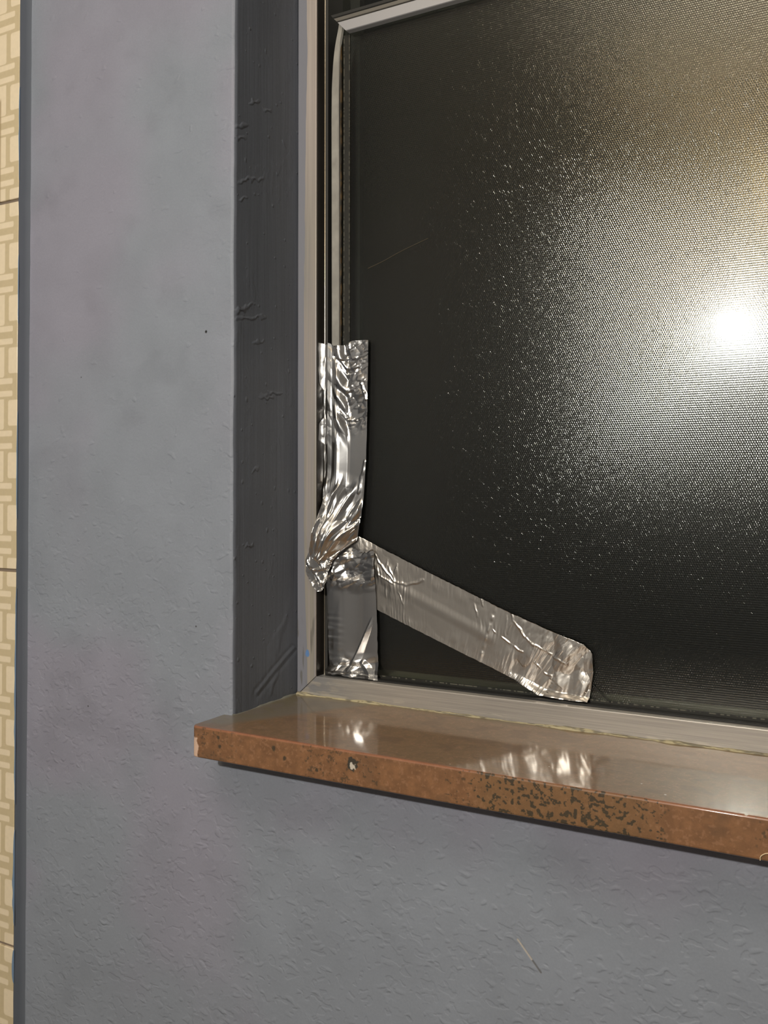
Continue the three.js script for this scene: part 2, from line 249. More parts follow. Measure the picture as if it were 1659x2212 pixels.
// ---------------------------------------------------------------- the setting
const wallBack = group('wall_back', { kind: 'structure' });
{
  // plaster: the left part turns round a soft corner into the reveal; below the sill the plain wall goes on
  const wob = (y) => 0.0007 * (noise(y * 26, 0.5, 140) - 0.5) + 0.0005 * (noise(y * 90, 2.5, 141) - 0.5);
  const R = 0.0035, uvW = (x, y) => [(x - T0[0]) / TS, (y - T0[1]) / TS];
  const prof = [];                                            // [x, z, arc]
  for (let i = 0; i <= 20; i++) { const x = lerp(EX, JX - R, i / 20); prof.push([x, 0, x]); }
  for (let i = 1; i <= 5; i++) { const a = i / 5 * Math.PI / 4; prof.push([JX - R + R * Math.sin(a), -R + R * Math.cos(a), JX - R + R * a]); }
  const ny = 240, y0 = SILL_B, y1 = ROOM.h;
  const front = grid(prof.length - 1, ny, (u, v) => { const p = prof[Math.round(u * (prof.length - 1))], y = lerp(y0, y1, v), near = smooth(JX - 0.02, JX - R, p[0]); return [p[0] + near * wob(y), y, p[1] + near * wob(y + 7)]; }, (u, v) => uvW(prof[Math.round(u * (prof.length - 1))][2], lerp(y0, y1, v)));
  const below = new THREE.PlaneGeometry(ROOM.r - EX, SILL_B); below.translate((ROOM.r + EX) / 2, SILL_B / 2, 0); setUV(below, (x, y) => uvW(x, y));
  const above = new THREE.PlaneGeometry(OPEN_R - JX, ROOM.h - OPEN_T); above.translate((OPEN_R + JX) / 2, (ROOM.h + OPEN_T) / 2, 0); setUV(above, (x, y) => uvW(x, y));
  const rightOf = new THREE.PlaneGeometry(ROOM.r - OPEN_R, ROOM.h - SILL_B); rightOf.translate((ROOM.r + OPEN_R) / 2, (ROOM.h + SILL_B) / 2, 0); setUV(rightOf, (x, y) => uvW(x, y));
  for (const g of [front, below, above, rightOf]) g.deleteAttribute('normal');
  const all = mergeGeometries([front, below.index ? below : below, above, rightOf]); all.computeVertexNormals();
  // keep the shading normals of front's curved edge
  mesh('plaster', all, plasterMat, wallBack, 'blue-grey painted plaster, pitted low down');
  const rev = [];
  for (let i = 0; i <= 5; i++) { const a = Math.PI / 4 + i / 5 * Math.PI / 4; rev.push([JX - R + R * Math.sin(a), -R + R * Math.cos(a), R * (a - Math.PI / 4)]); }
  for (let i = 1; i <= 12; i++) { const z = lerp(-R, -0.16, i / 12); rev.push([JX, z, R * Math.PI / 4 + (-R - z)]); }
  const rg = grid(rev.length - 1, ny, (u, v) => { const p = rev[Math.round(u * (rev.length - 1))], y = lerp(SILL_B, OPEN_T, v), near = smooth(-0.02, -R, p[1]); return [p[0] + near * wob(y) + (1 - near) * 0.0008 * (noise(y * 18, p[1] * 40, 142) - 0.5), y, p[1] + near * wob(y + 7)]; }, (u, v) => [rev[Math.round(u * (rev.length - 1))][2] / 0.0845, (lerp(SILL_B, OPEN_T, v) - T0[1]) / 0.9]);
  mesh('reveal', rg, revealMat, wallBack, 'window reveal under thick brushed paint, its shade put into the colour');
  mesh('reveal', box(OPEN_R, OPEN_R + 0.004, SILL_B, OPEN_T, -0.16, 0), edgePaint, wallBack);
  mesh('lintel', box(JX, OPEN_R, OPEN_T, OPEN_T + 0.004, -0.16, 0), edgePaint, wallBack);
  mesh('masonry', mergeGeometries([box(ROOM.l - 0.1, JX - 0.006, 0, ROOM.h, -0.16, -0.006), box(JX - 0.006, ROOM.r, 0, SILL_B - 0.002, -0.16, -0.006), box(OPEN_R + 0.004, ROOM.r, SILL_B - 0.002, ROOM.h, -0.16, -0.006), box(JX - 0.006, OPEN_R + 0.004, OPEN_T + 0.004, ROOM.h, -0.16, -0.006)]), edgePaint, wallBack);
  // tiles to the left of the paint: they stand proud by their thickness, the cut edge painted over
  mesh('grout', box(ROOM.l, EX - 0.0012, 0, ROOM.h, -0.004, 0.0086), groutMat, wallBack);
  const tg = new RoundedBoxGeometry(0.2, 0.2935, 0.0106, 2, 0.0007); setUV(tg, (x, y, z, nx, ny, nz) => [clamp((x + 0.1) / 0.2, 0.003, 0.997), clamp((y + 0.14675) / 0.2935, 0.003, 0.997)]);
  const pitch = 0.2935 + 0.0025;
  for (let c = 0; c < 3; c++) for (let r = -4; r <= 3; r++) {
    const yb = 1.2048 + r * pitch; if (yb + 0.2935 > ROOM.h || yb < 0) continue;
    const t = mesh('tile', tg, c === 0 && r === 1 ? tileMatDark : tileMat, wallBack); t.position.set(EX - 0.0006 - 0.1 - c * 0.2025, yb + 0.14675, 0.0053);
  }
  const eg = grid(4, 260, (u, v) => { const y = lerp(0, ROOM.h, v), j = Math.abs((((y - 1.2036) / pitch + 100.5) % 1) - 0.5) * pitch, notch = smooth(0.004, 0.001, j); return [EX + 0.0005 * (noise(y * 60, 3, 150) - 0.5) - (u > 0.3 ? 0.0003 * notch : 0) + (u === 0 ? 0.0008 : 0), y, lerp(0, 0.0107, u) ]; });
  mesh('painted_edge', eg, edgePaint, wallBack, 'cut tile edge painted grey');
  // blue line of older paint along the edge of the tiles
  const blue = new THREE.MeshStandardMaterial({ color: 0x6f87a3, roughness: 0.6 });
  for (const [ya, yb, w] of [[1.40, 1.455, 0.0006], [1.515, 1.59, 0.0007], [1.245, 1.33, 0.0007], [1.02, 1.19, 0.0013], [0.925, 1.0, 0.0019], [0.88, 0.906, 0.0020]]) {
    const s = new THREE.Shape(); const n = 24; for (let i = 0; i <= n; i++) { const y = lerp(ya, yb, i / n), k = w * Math.sin(Math.PI * i / n) ** 0.5 * (0.6 + 0.8 * noise(y * 120, 4, 151)); i ? s.lineTo(EX + 0.0002 - k, y) : s.moveTo(EX + 0.0002 - k, y); } s.lineTo(EX + 0.0004, yb); s.lineTo(EX + 0.0004, ya);
    const g = new THREE.ExtrudeGeometry(s, { depth: 0.0003, bevelEnabled: false }); g.translate(0, 0, 0.0106); mesh('paint_smear', g, blue, wallBack, 'line of older blue paint');
  }
}
const wallLeft = mesh('wall_left', box(ROOM.l - 0.1, ROOM.l, 0, ROOM.h, 0, ROOM.f), roomPaint); wallLeft.userData.kind = 'structure';
const wallRight = mesh('wall_right', box(ROOM.r, ROOM.r + 0.1, 0, ROOM.h, -0.16, ROOM.f), roomPaint); wallRight.userData.kind = 'structure';
const wallFront = mesh('wall_front', box(ROOM.l - 0.1, ROOM.r + 0.1, 0, ROOM.h, ROOM.f, ROOM.f + 0.1), roomPaint); wallFront.userData.kind = 'structure';
const floor = mesh('floor', box(ROOM.l - 0.1, ROOM.r + 0.1, -0.1, 0, -0.16, ROOM.f + 0.1), floorMat); floor.userData.kind = 'structure';
const ceiling = mesh('ceiling', box(ROOM.l - 0.1, ROOM.r + 0.1, ROOM.h, ROOM.h + 0.1, -0.16, ROOM.f + 0.1), ceilingPaint); ceiling.userData.kind = 'structure';

// ---------------------------------------------------------------- the window
const win = group('window_1', { kind: 'structure' });
{
  const flat = (pts, depth, z, bevel = 0.0005) => { const s = new THREE.Shape(pts.map(p => new THREE.Vector2(...p))); const g = new THREE.ExtrudeGeometry(s, { depth: depth - 2 * bevel, bevelEnabled: bevel > 0, bevelThickness: bevel, bevelSize: bevel, bevelOffset: -bevel, bevelSegments: 2 }); g.translate(0, 0, z - depth + bevel); return g; };
  const top = OPEN_T, R = OPEN_R;
  const jg = flat([[JX, 1.1112], [FX, FY], [FX, top - 0.015], [JX, top]], 0.05, ZF); setUV(jg, (x, y) => [clamp((x - JX) / jambXW, 0.01, 0.99), clamp((y - jambY0) / jambYH, 0.001, 0.999)]);
  mesh('frame_jamb', jg, jambMat, win, 'aluminium frame stile half smeared with grey paint');
  const rg = flat([[JX + 0.0005, 1.1112], [R, 1.1112], [R - 0.0168, FY], [FX + 0.0003, FY]], 0.05, ZF); setUV(rg, (x, y) => [clamp((x - JX) / 0.5, 0.001, 1.999), clamp((y - 1.1112) / 0.016, 0.02, 0.98)]);
  mesh('frame_rail', rg, railMat, win, 'brushed aluminium bottom rail');
  mesh('frame_jamb', flat([[R - 0.0168, FY], [R, 1.1112], [R, top], [R - 0.0168, top - 0.015]], 0.05, ZF), aluMat, win);
  mesh('frame_rail', flat([[FX, top - 0.015], [R - 0.0168, top - 0.015], [R, top], [JX, top]], 0.05, ZF), aluMat, win);
  mesh('channel_dark_strip', box(FX, FX + 0.0005, FY, top - 0.02, -0.1284, ZF - 0.0012), channelDark, win);  // added dark strip: paints the dark reflection on the frame's bare inner face
  mesh('frame_stop', box(FX + 0.0006, -0.3835, FY - 0.001, top - 0.02, -0.128, -0.0902, 0.0004), anodised, win);
  const bead = new THREE.CylinderGeometry(0.00042, 0.00042, top - 0.02 - FY, 8); bead.translate(FX + 0.0006, (top - 0.02 + FY) / 2, -0.0899); mesh('frame_bead', bead, beadMat, win, 'thin bright metal edge');
  mesh('channel_back', box(-0.3835, -0.3748, FY, top - 0.02, -0.13, -0.124), blackRubber, win);
  // rubber gasket: straight below, bending over to the right under the sash rail
  const gl = [[1.1285, -0.3796, 0.0064], [1.396, -0.3804, 0.0067], [1.50, -0.3807, 0.0068], [1.555, -0.3809, 0.0067], [1.58, -0.3806, 0.0064], [1.600, -0.3793, 0.0057], [1.612, -0.3776, 0.0050], [1.6275, -0.3738, 0.0042]];
  const L = (y) => { const a = gl.map(r => [r[0], r[1]]), b = gl.map(r => [r[0], r[2]]); return [table(a, y), table(b, y)]; };
  const loop = [[0, -0.0022], [0, -0.0006], [0.1, 0], [0.9, 0], [1, -0.0006], [1, -0.0022], [0, -0.0022]];
  const gg = grid(loop.length - 1, 160, (u, v) => { const y = lerp(1.1285, 1.6270, v), q = loop[Math.round(u * (loop.length - 1))], [x, w] = L(y); const s = (L(y + 0.003)[0] + L(y - 0.003)[0]) / 2; return [s + q[0] * w, y, -0.0905 + q[1]]; });
  mesh('gasket', toCreasedNormals(gg.toNonIndexed(), 0.7), gasketMat, win, 'pale rubber gasket strip bent over at the top');
  const glue = grid(6, 300, (u, v) => { const y = lerp(1.1285, 1.612, v), k = 0.0005 + 0.0005 * noise(y * 180, 3, 160), a = u * Math.PI; return [-0.3731 - k * Math.cos(a), y, -0.0932 + 0.0014 * Math.sin(a)]; });
  mesh('glue_line', glue, glueMat, win, 'brown line of old glue');
  const pane = box(-0.3735, R - 0.018, 1.1205, 1.632, ZG - 0.004, ZG); setUV(pane, (x, y) => [x / (GP * CELLS), y / (GP * CELLS)]);
  mesh('glass_pane', pane, glassMat, win, 'dimpled obscure glass pane against the night');
  mesh('glass_pane', box(-0.3835, R - 0.018, 1.628, top - 0.016, -0.116, -0.112), new THREE.MeshPhysicalMaterial({ color: 0xf2f5f2, transmission: 1, thickness: 0, roughness: 0.02, ior: 1.5 }), win, 'clear upper pane against the night');
  const e1 = box(-0.3712, -0.3655, 1.127, 1.6183, ZG + 0.0001, ZG + 0.0009); setUV(e1, (x, y) => [(x + 0.3712) / 0.0057, (y - 1.127) / 0.487]);
  mesh('glazing_tape', e1, edgeMat, win, 'dark tape along the pane edge');
  const e2 = box(-0.3655, R - 0.018, 1.1215, 1.1298, ZG + 0.0001, ZG + 0.0009); setUV(e2, (x, y) => [(y - 1.1215) / 0.0083, (x + 0.3655) / 0.487]);
  mesh('glazing_tape', e2, edgeMat, win);
  mesh('rubber_seal', box(FX + 0.004, R - 0.018, FY - 0.0015, FY + 0.0012, -0.0925, -0.085, 0.0006), blackRubber, win);
  const sc = new THREE.CatmullRomCurve3([[-0.3498, 1.4357], [-0.337, 1.4395], [-0.322, 1.4450], [-0.2989, 1.4520]].map(p => new THREE.Vector3(p[0], p[1], ZG + 0.0001))); mesh('scratch', new THREE.TubeGeometry(sc, 30, 0.00032, 5), new THREE.MeshStandardMaterial({ color: 0x40392c, roughness: 0.7 }), win, 'brown scrape on the pane');
  // sash rail above: a two-stepped aluminium profile with a mitred free end, its stile gone
  const railG = (pts, x1) => { const s = new THREE.Shape(pts.map(p => new THREE.Vector2(...p))); const g = new THREE.ExtrudeGeometry(s, { depth: 1, steps: 1, bevelEnabled: false }); const p = g.attributes.position; for (let i = 0; i < p.count; i++) { const z = p.getX(i), y = p.getY(i), t = p.getZ(i), x0 = -0.366 - (y - 1.619) * 0.93; p.setXYZ(i, lerp(x0, x1, t), y, z); } const ix = g.index; g.computeVertexNormals(); return setUV(toCreasedNormals(g.index ? g.toNonIndexed() : g, 0.3), (x, y) => [x * 8, y * 8]); };
  const flip = (g) => { const p = g.attributes.position, a = p.array; for (let i = 0; i < p.count; i += 3) for (let k = 0; k < 3; k++) { const q = a[3 * i + 3 + k]; a[3 * i + 3 + k] = a[3 * i + 6 + k]; a[3 * i + 6 + k] = q; } g.computeVertexNormals(); return g; };
  const sash = mesh('sash_rail', flip(railG([[-0.0935, 1.6190], [-0.0886, 1.6190], [-0.0880, 1.6194], [-0.0880, 1.6268], [-0.0886, 1.6274], [-0.0935, 1.6274]], R - 0.02)), aluMat, win, 'stepped aluminium sash rail with a free mitred end');
  mesh('rail_lip', flip(railG([[-0.0940, 1.6286], [-0.0896, 1.6286], [-0.0892, 1.6290], [-0.0892, 1.6314], [-0.0896, 1.6318], [-0.0940, 1.6318]], R - 0.02)), aluDull, sash);
  mesh('rail_flange', flip(railG([[-0.0960, 1.6326], [-0.0905, 1.6326], [-0.0900, 1.6331], [-0.0900, 1.6352], [-0.0960, 1.6352]], R - 0.02)), anodised, sash);
  // crumbling bead of sealant on the sill, and a thinner one against the reveal
  const sb = grid(8, 700, (u, v) => { const x = lerp(JX + 0.001, R - 0.002, v), a = u * Math.PI / 2, k = 0.0010 + 0.0016 * fbm(x * 50, 2, 2, 170) * (0.4 + noise(x * 22, 5, 171)) + 0.0012 * smooth(-0.385, -0.4, x), q = k * (0.85 + 0.3 * noise(x * 200, u * 3, 172)); return [x, SILL_T - 0.0004 + q * Math.sin(a) * 0.8, ZF - 0.0002 + q * 1.1 * Math.cos(a)]; }, (u, v) => [v * 2, u]);
  mesh('sealant', sb, sealMat, win, 'cracked cream sealant bead');
  const sb2 = grid(6, 160, (u, v) => { const z = lerp(0.001, ZF, v), a = u * Math.PI / 2, k = 0.0006 + 0.0010 * noise(z * 160, 7, 173); return [JX - 0.0003 + k * Math.sin(a), SILL_T - 0.0003 + k * Math.cos(a), z]; });
  mesh('sealant', sb2, new THREE.MeshStandardMaterial({ color: 0x77766c, roughness: 0.8 }), win);
}

// ---------------------------------------------------------------- the granite sill
{
  const sill = group('window_sill', { kind: 'thing', category: 'windowsill', label: 'reddish-brown polished granite windowsill projecting under the window, chipped at one end' });
  const x0 = -0.4108, x1 = ROOM.r - 0.3, zf = 0.034, zb = -0.0795, r = 0.0013;
  const pr = []; let s = 0;
  const push = (z, y) => { if (pr.length) { const q = pr[pr.length - 1]; s += Math.hypot(z - q[0], y - q[1]); } pr.push([z, y, s]); };
  for (let i = 0; i <= 8; i++) push(lerp(zb, zf - r, i / 8), SILL_T);
  for (let i = 1; i <= 4; i++) { const a = i / 4 * Math.PI / 2; push(zf - r + r * Math.sin(a), SILL_T - r + r * Math.cos(a)); }
  for (let i = 1; i <= 4; i++) push(zf, lerp(SILL_T - r, SILL_B + r, i / 4));
  for (let i = 1; i <= 4; i++) { const a = i / 4 * Math.PI / 2; push(zf - r + r * Math.cos(a), SILL_B + r - r * Math.sin(a)); }
  push(zb, SILL_B);
  const cor = 0.0035;                                    // the front left corner is rounded and a little worn
  const slab = grid(200, pr.length - 1, (u, v) => { const p = pr[Math.round(v * (pr.length - 1))], x = lerp(x0, x1, u ** 1.6), worn = x - x0 < cor ? cor - Math.sqrt(Math.max(0, cor * cor - (cor - (x - x0)) ** 2)) : 0; return [x, p[1], Math.max(zb, p[0] - (p[0] > 0.02 ? worn : 0))]; }, (u, v, q) => [(q[0] - x0) / 0.5, pr[Math.round(v * (pr.length - 1))][2] / 0.1465]);
  // face outwards
  { const ix = slab.index.array; for (let i = 0; i < ix.length; i += 3) { const t = ix[i + 1]; ix[i + 1] = ix[i + 2]; ix[i + 2] = t; } slab.computeVertexNormals(); }
  const end = new THREE.ShapeGeometry(new THREE.Shape([new THREE.Vector2(zb, SILL_B), new THREE.Vector2(zf - cor, SILL_B), new THREE.Vector2(zf - cor, SILL_T), new THREE.Vector2(zb, SILL_T)])); { const p = end.attributes.position; for (let i = 0; i < p.count; i++) p.setXYZ(i, x0, p.getY(i), p.getX(i)); const ix = end.index.array; for (let i = 0; i < ix.length; i += 3) { const t = ix[i + 1]; ix[i + 1] = ix[i + 2]; ix[i + 2] = t; } end.computeVertexNormals(); setUV(end, (x, y, z) => [z * 2 + 0.3, (y - SILL_B + 0.1) / 0.1465]); }
  mesh('slab', mergeGeometries([slab, end]), graniteMat, sill);
}

// ---------------------------------------------------------------- aluminium foil tape
// Crumpled sheet: domes that meet in sharp creases, at a given cell size (metres)
function planes(x, y, k) {
  const i0 = Math.floor(x), j0 = Math.floor(y); let m = -9;
  for (let i = i0 - 2; i <= i0 + 2; i++) for (let j = j0 - 2; j <= j0 + 2; j++) {
    const dx = x - i - hash(i, j, k), dy = y - j - hash(i, j, k + 1), a = hash(i, j, k + 2) * 6.283, g = 0.22 + 0.32 * hash(i, j, k + 3);
    const v = g * Math.cos(a) * dx + g * Math.sin(a) * dy + 0.3 * hash(i, j, k + 4) - 0.20 * (dx * dx + dy * dy); if (v > m) m = v;
  }
  return m;
}
// ridges one way, valleys the other; turn is the grain of the folds, stretch how far they run along it
function crumple(x, y, cell, k, turn = 0.9, stretch = 1.7) {
  const c = Math.cos(turn), s = Math.sin(turn), u = (x * c + y * s) / cell / stretch, v = (y * c - x * s) / cell;
  const wu = u + 0.35 * (noise(u * 1.3, v * 1.3, k + 9) - 0.5), wv = v + 0.35 * (noise(u * 1.3 + 7, v * 1.3, k + 10) - 0.5);
  return (planes(wu, wv, k) - 0.8 * planes(wu * 0.8 + 31.7, wv * 0.8 + 11.3, k + 5)) * cell;
}
function tape(label, geo, mat) { const ix = geo.index.array; for (let i = 0; i < ix.length; i += 3) { const q = ix[i + 1]; ix[i + 1] = ix[i + 2]; ix[i + 2] = q; } geo.computeVertexNormals(); const m = mesh('foil_tape', geo, mat); m.userData = { category: 'tape', label, group: 'strips of foil tape on the window' }; return m; }
function foilSheet(rows, nu, nv, shape, uvf, umap = (u) => u) {
  const col = (c) => rows.map(r => [-r[0], r[c]]), xl = col(1), zl = col(2), xr = col(3), zr = col(4), ya = rows[0][0], yb = rows[rows.length - 1][0];
  return grid(nu, nv, (u, v) => { const y = lerp(ya, yb, v); return shape(u, v, lerp(table(xl, -y), table(xr, -y), umap(u, y)), y, lerp(table(zl, -y), table(zr, -y), u)); }, uvf);
}
{
  // lowest: the diagonal strip over the corner of the pane
  const A = [[-0.3730, 1.2400], [-0.3425, 1.2263], [-0.2969, 1.2075], [-0.2396, 1.1844], [-0.2095, 1.1738], [-0.1832, 1.1653], [-0.1776, 1.1597], [-0.1767, 1.1480]];
  const B = [[-0.3730, 1.1900], [-0.3405, 1.1779], [-0.3007, 1.1627], [-0.2501, 1.1440], [-0.2295, 1.1361], [-0.2136, 1.1289], [-0.1967, 1.1283], [-0.1796, 1.1286]];
  const at = (P, v) => { const f = v * (P.length - 1), i = Math.min(P.length - 2, Math.floor(f)), q = f - i; return [lerp(P[i][0], P[i + 1][0], q), lerp(P[i][1], P[i + 1][1], q)]; };
  const creases = [[-0.3446, 1.2210, -0.3343, 1.2079], [-0.3398, 1.2136, -0.3272, 1.2004], [-0.3272, 1.2004, -0.3168, 1.1982], [-0.3319, 1.2115, -0.3265, 1.2014], [-0.3168, 1.1982, -0.3023, 1.2023], [-0.3179, 1.1978, -0.3191, 1.1848], [-0.3230, 1.1920, -0.3195, 1.1841], [-0.3241, 1.2132, -0.3272, 1.2038], [-0.3319, 1.2156, -0.3343, 1.2093], [-0.3410, 1.2049, -0.3272, 1.1980], [-0.2350, 1.1857, -0.2333, 1.1772], [-0.2333, 1.1772, -0.2371, 1.1686], [-0.2378, 1.1807, -0.2395, 1.1662], [-0.2320, 1.1763, -0.2226, 1.1644], [-0.2226, 1.1644, -0.2094, 1.1582], [-0.2094, 1.1582, -0.1939, 1.1503], [-0.2568, 1.1925, -0.2561, 1.1866], [-0.2618, 1.1873, -0.2604, 1.1792]];
  // equal steps along the strip
  const cum = [0]; for (let i = 1; i < A.length; i++) cum.push(cum[i - 1] + Math.max(0.004, Math.hypot(A[i][0] - A[i - 1][0], A[i][1] - A[i - 1][1])));
  const warp = cum.map((c, i) => [c / cum[cum.length - 1], i / (A.length - 1)]);
  const g = grid(420, 110, (u, v) => {
    const k = table(warp, u), a = at(A, k), b = at(B, k); let x = lerp(a[0], b[0], v), y = lerp(a[1], b[1], v);
    const e = Math.min(v, 1 - v), jag = 0.0004 * (noise(u * 90, v > 0.5 ? 3 : 8, 180) - 0.5) * smooth(0.06, 0, e); y += jag;
    const along = u, left = smooth(0.30, 0.03, along), right = smooth(0.60, 0.95, along);
    let h = 0.00018 * fbm(x * 60, y * 60, 2, 181);
    h += left * smooth(0.95, 0.3, v) * (crumple(x, y, 0.011, 182, -1.0, 1.6) * 0.40 + crumple(x, y, 0.004, 184, -0.8, 1.6) * 0.3);
    h += right * (crumple(x, y, 0.0075, 200, 1.15, 2.2) * 0.6 + crumple(x, y, 0.0026, 206, 1.15, 3.4) * 0.65);
    h += 0.00020 * smooth(0.40, 0.72, fbm(along * 8, v * 2, 2, 207)) * noise(along * 150 + 2 * noise(along * 12, v * 4, 209), v * 5, 208);
    // the crease along the middle and the short cross creases
    const c1 = segDist(along, v * 0.22, 0.17, 0.105, 0.62, 0.118)[0]; h += 0.00022 * smooth(0.03, 0.0, c1);
    h += 0.00035 * clamp(1 - segDist(along + 0.02 * (noise(v * 9, 2, 215) - 0.5), v * 0.22 + 0.03 * (noise(along * 22, 3, 216) - 0.5), 0.62, 0.075, 0.90, 0.150)[0] / 0.004) * smooth(0.3, 0.6, noise(along * 34, 4, 212));
    const c3 = segDist(along, v * 0.22, 0.615, 0.0, 0.60, 0.22)[0]; h += 0.0004 * smooth(0.010, 0.0, c3) * noise(v * 14, 2, 211);
    for (let q = 0; q < creases.length; q++) { const c = creases[q], d = segDist(x + 0.0014 * (noise(x * 260, y * 260, 217) - 0.5), y + 0.0014 * (noise(x * 260, y * 260, 218) - 0.5), ...c); h += (q % 3 === 1 ? 0.00045 : 0.0003) * clamp(1 - d[0] / 0.0010) * Math.sin(Math.PI * clamp(0.12 + 0.76 * d[1])); }
    const lift = smooth(0.93, 1.0, along) * 0.0012 + smooth(0.88, 1, v) * smooth(0.72, 0.9, along) * 0.004;
    return [x, y, Math.max(-0.0932, -0.0930 + h + lift)];
  }, (u, v) => [u, v * 0.9]);
  tape('dull foil tape strip stuck diagonally across the dimpled pane', g, foilBrushed);
}
{
  // the lower upright strip, crumpled where the upper one holds it and gathered at its foot
  const rows = [[1.2232, -0.3755, -0.0885, -0.3427, -0.0912], [1.2129, -0.3780, -0.0885, -0.3429, -0.0914], [1.1964, -0.3831, -0.088, -0.3423, -0.0918], [1.1831, -0.3826, -0.0885, -0.3415, -0.0920], [1.1692, -0.3825, -0.089, -0.3407, -0.0920], [1.1481, -0.3818, -0.0895, -0.3403, -0.0920], [1.1344, -0.3806, -0.0890, -0.3395, -0.0913], [1.1306, -0.3835, -0.0865, -0.3384, -0.0890], [1.1281, -0.3775, -0.0835, -0.3357, -0.0842]];
  const g = foilSheet(rows, 110, 260, (u, v, x, y, z) => {
    const up = smooth(1.188, 1.200, y + 0.004 * (noise(x * 120, 1, 210) - 0.5)), foot = smooth(1.146, 1.131, y);
    let b = lerp(lerp(z, Math.max(z, -0.0893), smooth(-0.381, -0.376, x)), lerp(-0.0893, -0.0920, smooth(-0.377, -0.352, x)), smooth(-0.378, -0.370, x)); b = lerp(b, z, foot);
    let h = 0.00025 * fbm(x * 50, y * 40, 2, 211);
    h += up * (0.0006 + crumple(x, y, 0.0065, 212, 0.35, 1.7) * 0.75 + crumple(x, y, 0.0026, 220, 0.5, 1.9) * 0.7);
    h += foot * (crumple(x, y, 0.0065, 230, 0.6, 1.8) * 0.9 + crumple(x, y, 0.0024, 235, 0.3, 2) * 0.7) * smooth(0, 0.02, 1 - v);
    const sd = ((x + 0.3625) * 0.906 - (y - 1.1345) * 0.423), onF = smooth(1.128, 1.138, y) * smooth(1.174, 1.160, y); h += onF * 0.0017 * (sd > 0 ? clamp(1 - sd / (0.0025 + 0.10 * Math.max(0, 1.172 - y))) : clamp(1 + sd / 0.0011));
    const f2 = segDist(x, y, -0.352, 1.1375, -0.343, 1.129)[0]; h += 0.0018 * clamp(1 - f2 / 0.003);
    h += 0.0003 * smooth(-0.366, -0.378, x) * smooth(1.18, 1.16, y) * noise(x * 60, y * 420, 240) * smooth(1.135, 1.145, y);
    const edge = smooth(0.03, 0, u) + smooth(0.97, 1, u); 
    return [x + 0.0004 * (noise(y * 300, u > 0.5 ? 1 : 5, 241) - 0.5) * edge, y + (v < 0.02 || v > 0.985 ? (v > 0.5 ? 0.0018 : 0.0045) * (noise(x * 160, v > 0.5 ? 2 : 9, 242) - 0.5) : 0), Math.max(b + h, x > -0.3725 ? -0.0926 : -0.0902)];
  });
  tape('short upright foil tape strip, its foot gathered on the bottom frame rail', g, foilMat);
}
